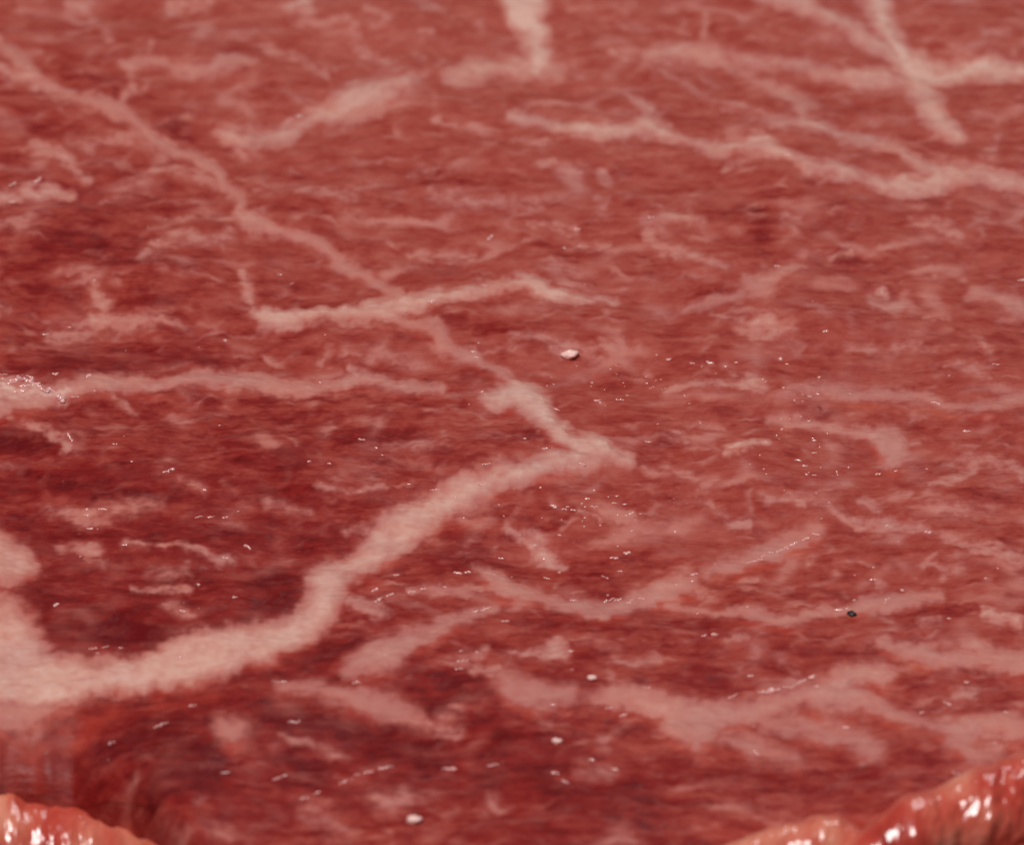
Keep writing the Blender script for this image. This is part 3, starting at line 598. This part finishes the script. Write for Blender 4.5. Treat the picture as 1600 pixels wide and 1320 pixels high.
# ------------------------------------------------------------------ lumpy fat along the front edge
def rim(path, seed, squash=1.0, nu=420, nv=120):
    p = np.array(path, float)
    t = np.linspace(0, len(p) - 1, nu); idx = np.arange(len(p))
    cx = np.interp(t, idx, p[:, 0]); cy = np.interp(t, idx, p[:, 1]); r = np.interp(t, idx, p[:, 2]); dz = np.interp(t, idx, p[:, 3])
    ker = np.hanning(31); ker /= ker.sum()
    sm = lambda a: np.convolve(np.pad(a, 15, mode='edge'), ker, 'valid')
    cx, cy, r, dz = map(sm, (cx, cy, r, dz))
    X, Y = at(cx, cy)
    R = r * PXM
    ends = np.sqrt(np.clip(1 - np.abs(np.linspace(-1, 1, nu)) ** 6, 0.0004, 1))
    th = np.linspace(0, 2 * np.pi, nv, endpoint=False)
    U, T = np.meshgrid(np.linspace(0, 1, nu) * len(p) * 2.2, th, indexing='ij')
    UX = X[:, None] / 0.0024 + 0 * T; TY = T * R[:, None] / 0.0024
    ln = (fbm(UX * 0.55, TY * 0.30 + seed, 2, seed) * 0.17 + fbm(UX * 1.3, TY * 0.45, 2, seed + 4) * 0.10
          + fbm(UX * 3.4, TY * 1.9, 3, seed + 6) * 0.032)
    rad = (R * ends)[:, None] * (1 + ln)
    co = np.stack([X[:, None] + 0 * T, Y[:, None] + rad * np.cos(T), (TOP + dz * PXM)[:, None] + squash * rad * np.sin(T)], -1).reshape(-1, 3)
    v = np.arange(nu * nv).reshape(nu, nv)
    a = v[:-1]; b = v[1:]
    q = np.stack([a, np.roll(a, -1, 1), np.roll(b, -1, 1), b], -1).reshape(-1, 4)[:, ::-1]
    return mesh_np("fat_rim", co, q, RIM, steak, dict(fat=(0.5 + 0.45 * fbm(UX * 0.9, TY * 0.3, 2, seed + 9)).ravel()))

o = rim([(1270,1372,46,-24),(1340,1344,58,-10),(1420,1310,68,0),(1510,1284,76,2),(1610,1260,88,2),(1720,1246,80,-8),(1850,1238,66,-18),(2050,1256,60,-26),(2300,1286,54,-40),(2600,1300,44,-60)], 3, 0.9)
o["label"] = "swollen glossy orange red lump of fat at the lower right corner"
rim([(940,1400,34,-50),(1040,1358,42,-30),(1120,1348,46,-24),(1220,1322,48,-18),(1310,1316,50,-16),(1380,1330,46,-20)], 6)
rim([(-1100,1232,50,-130),(-700,1206,64,-140),(-450,1186,74,-144),(-280,1176,80,-148),(-110,1172,82,-146),(0,1178,80,-150),(70,1184,80,-150),(140,1198,80,-156),(205,1236,74,-136),(270,1300,66,-88),(330,1375,54,-60)], 9, 0.85)

# ------------------------------------------------------------------ wet beads, their glints painted in by pale base colour (length, tilt)
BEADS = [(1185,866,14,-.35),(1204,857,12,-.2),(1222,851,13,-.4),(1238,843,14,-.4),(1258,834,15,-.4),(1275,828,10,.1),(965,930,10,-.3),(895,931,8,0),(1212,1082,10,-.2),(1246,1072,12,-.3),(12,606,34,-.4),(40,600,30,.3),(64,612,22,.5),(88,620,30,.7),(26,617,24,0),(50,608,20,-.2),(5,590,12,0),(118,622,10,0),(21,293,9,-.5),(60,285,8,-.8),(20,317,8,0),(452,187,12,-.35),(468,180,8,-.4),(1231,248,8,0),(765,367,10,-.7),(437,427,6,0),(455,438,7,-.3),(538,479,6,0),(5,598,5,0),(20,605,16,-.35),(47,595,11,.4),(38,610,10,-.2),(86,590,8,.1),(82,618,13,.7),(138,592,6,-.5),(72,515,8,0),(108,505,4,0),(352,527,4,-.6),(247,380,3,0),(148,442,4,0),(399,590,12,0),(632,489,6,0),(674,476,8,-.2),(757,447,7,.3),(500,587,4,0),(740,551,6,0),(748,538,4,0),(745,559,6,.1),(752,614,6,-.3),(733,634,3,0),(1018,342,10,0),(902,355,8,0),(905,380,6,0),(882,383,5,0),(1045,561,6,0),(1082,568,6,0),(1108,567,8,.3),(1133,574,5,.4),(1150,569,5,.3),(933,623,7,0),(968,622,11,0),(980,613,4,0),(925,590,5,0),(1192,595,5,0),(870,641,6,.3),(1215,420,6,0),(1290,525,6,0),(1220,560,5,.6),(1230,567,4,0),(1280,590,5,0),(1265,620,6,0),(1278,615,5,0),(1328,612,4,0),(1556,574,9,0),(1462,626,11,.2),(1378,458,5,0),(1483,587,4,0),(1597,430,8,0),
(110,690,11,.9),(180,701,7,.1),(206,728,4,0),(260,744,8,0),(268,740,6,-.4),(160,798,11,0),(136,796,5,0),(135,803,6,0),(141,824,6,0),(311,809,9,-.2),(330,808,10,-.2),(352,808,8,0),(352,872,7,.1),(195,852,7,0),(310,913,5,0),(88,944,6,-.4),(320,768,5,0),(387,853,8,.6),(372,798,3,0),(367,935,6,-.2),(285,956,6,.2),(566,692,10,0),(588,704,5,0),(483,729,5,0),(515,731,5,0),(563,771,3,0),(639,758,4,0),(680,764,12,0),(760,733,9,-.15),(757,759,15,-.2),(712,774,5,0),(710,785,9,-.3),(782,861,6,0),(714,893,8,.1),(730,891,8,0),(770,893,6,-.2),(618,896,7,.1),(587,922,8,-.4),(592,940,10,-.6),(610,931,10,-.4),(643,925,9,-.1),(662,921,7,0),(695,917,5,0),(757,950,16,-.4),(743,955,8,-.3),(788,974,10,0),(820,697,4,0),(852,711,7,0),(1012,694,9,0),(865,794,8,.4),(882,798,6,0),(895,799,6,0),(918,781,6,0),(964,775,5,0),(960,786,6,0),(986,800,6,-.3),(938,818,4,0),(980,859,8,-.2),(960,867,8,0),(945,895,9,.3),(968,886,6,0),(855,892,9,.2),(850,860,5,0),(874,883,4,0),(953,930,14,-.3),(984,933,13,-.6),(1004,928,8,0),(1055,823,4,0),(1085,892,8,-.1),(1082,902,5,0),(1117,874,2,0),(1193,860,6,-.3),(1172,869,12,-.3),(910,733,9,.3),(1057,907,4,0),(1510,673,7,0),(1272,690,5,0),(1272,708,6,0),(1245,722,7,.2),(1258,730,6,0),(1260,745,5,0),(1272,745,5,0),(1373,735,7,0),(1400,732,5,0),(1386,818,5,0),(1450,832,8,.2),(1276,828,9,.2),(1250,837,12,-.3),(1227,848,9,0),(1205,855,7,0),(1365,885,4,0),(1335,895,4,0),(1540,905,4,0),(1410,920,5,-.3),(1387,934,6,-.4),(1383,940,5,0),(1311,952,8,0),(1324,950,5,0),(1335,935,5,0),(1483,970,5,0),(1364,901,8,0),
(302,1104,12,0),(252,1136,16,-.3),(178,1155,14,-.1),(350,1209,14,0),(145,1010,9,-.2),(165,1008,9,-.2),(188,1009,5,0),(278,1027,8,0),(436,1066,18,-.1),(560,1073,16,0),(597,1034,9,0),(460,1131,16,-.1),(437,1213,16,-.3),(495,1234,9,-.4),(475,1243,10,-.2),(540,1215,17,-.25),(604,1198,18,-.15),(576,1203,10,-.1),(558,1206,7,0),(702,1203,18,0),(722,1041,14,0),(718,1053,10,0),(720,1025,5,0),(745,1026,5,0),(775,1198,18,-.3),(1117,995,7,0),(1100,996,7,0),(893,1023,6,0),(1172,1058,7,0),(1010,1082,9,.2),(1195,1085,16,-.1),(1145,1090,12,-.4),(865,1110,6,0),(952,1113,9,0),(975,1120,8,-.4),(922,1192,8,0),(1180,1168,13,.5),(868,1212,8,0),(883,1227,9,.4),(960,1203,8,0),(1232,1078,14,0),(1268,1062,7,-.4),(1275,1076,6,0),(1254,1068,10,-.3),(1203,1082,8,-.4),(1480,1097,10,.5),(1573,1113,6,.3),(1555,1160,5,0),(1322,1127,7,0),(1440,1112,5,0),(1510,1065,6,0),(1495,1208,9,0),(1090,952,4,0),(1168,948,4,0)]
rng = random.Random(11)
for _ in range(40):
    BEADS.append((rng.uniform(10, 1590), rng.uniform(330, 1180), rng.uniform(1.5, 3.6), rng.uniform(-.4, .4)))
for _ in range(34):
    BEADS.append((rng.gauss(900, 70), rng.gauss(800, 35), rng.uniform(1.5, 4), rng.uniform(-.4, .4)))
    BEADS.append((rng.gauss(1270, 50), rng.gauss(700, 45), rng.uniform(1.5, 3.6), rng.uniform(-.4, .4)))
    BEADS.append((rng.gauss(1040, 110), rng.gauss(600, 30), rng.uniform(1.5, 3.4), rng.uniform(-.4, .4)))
vs = []; qd = []; tr = []
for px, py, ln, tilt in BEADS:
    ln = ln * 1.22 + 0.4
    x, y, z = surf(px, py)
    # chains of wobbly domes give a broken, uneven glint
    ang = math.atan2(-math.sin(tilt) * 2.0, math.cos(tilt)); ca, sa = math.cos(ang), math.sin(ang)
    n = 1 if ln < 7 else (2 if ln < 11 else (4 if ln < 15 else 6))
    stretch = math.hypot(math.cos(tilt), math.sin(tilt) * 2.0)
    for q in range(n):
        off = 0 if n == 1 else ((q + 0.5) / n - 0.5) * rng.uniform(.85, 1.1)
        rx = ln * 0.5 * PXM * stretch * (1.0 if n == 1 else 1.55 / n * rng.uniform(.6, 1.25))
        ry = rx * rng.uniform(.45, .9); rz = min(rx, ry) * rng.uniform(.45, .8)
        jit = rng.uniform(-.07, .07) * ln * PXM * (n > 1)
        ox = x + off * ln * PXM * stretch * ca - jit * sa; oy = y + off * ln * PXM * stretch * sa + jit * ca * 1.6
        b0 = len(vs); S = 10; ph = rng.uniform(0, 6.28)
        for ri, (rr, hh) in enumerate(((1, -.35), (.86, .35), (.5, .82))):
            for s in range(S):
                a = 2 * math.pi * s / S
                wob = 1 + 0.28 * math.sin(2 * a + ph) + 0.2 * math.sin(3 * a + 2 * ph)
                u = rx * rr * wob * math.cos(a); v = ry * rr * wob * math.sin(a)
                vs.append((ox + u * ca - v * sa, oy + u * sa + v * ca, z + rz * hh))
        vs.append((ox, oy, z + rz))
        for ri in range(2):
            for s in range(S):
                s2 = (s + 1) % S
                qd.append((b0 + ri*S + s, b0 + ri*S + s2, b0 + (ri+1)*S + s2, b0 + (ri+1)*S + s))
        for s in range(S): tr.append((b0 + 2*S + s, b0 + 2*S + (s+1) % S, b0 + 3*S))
beads = mesh_np("glint_beads", np.array(vs), np.array(qd), BEAD, steak, None, np.array(tr))
beads["kind"] = "stuff"

# ------------------------------------------------------------------ loose crumbs and the black speck lying on the face
def crumb(name, px, py, size, mat, label, cat, flat=0.6, stretch=(1, 1), seed=0, group=None):
    import bmesh
    x, y, z = surf(px, py)
    bm = bmesh.new(); bmesh.ops.create_icosphere(bm, subdivisions=3, radius=1.0)
    r = size * 0.5 * PXM
    for v in bm.verts:
        n = v.co.normalized()
        k = 1 + 0.42 * float(noise(n.x * 1.6 + seed, n.y * 1.6 + n.z, seed)) + 0.22 * float(noise(n.x * 4 + n.z, n.y * 4 + seed, seed + 2))
        v.co = (n.x * r * k * stretch[0], n.y * r * k * stretch[1], n.z * r * k * flat + r * flat * 0.55)
    me = bpy.data.meshes.new(name); bm.to_mesh(me); bm.free()
    for p in me.polygons: p.use_smooth = True
    me.materials.append(mat)
    o = bpy.data.objects.new(name, me); COL.objects.link(o); o.location = (x, y, z)
    o["label"] = label; o["category"] = cat
    if group: o["group"] = group
    return o

G = "loose pale crumbs on the cut face"
crumb("fat_crumb", 891, 556, 23, CRUMB, "large white crumb of fat near the middle, above the forked pale seam", "crumb", .6, (1.15, .8), 1, G)
crumb("fat_crumb", 925, 1070, 14, CRUMB, "small pointed pink crumb between two pale fat streaks, lower middle", "crumb", .55, (1, .8), 2, G)
crumb("fat_crumb", 870, 1168, 14, CRUMB, "round pale crumb on dark red muscle at lower middle", "crumb", .5, (1.1, .9), 3, G)
crumb("fat_crumb", 646, 1283, 21, CRUMB, "blurred pale crumb lowest in the picture, near the front edge", "crumb", .5, (1, .8), 4, G)
crumb("dark_speck", 1331, 958, 12, SPECK, "tiny black speck on the thin pale fat line at right", "speck", .5, (1.15, 1.1), 5)

# ------------------------------------------------------------------ table under the meat
import bmesh
bm = bmesh.new(); bmesh.ops.create_cube(bm, size=1.0)
for v in bm.verts: v.co = (v.co.x * 0.9, v.co.y * 0.7 + 0.03, v.co.z * 0.03 - 0.015)
bmesh.ops.bevel(bm, geom=list(bm.edges), offset=0.003, segments=3, affect='EDGES')
me = bpy.data.meshes.new("table_top"); bm.to_mesh(me); bm.free(); me.materials.append(TABLE)
tb = bpy.data.objects.new("table_top", me); COL.objects.link(tb); tb["kind"] = "structure"
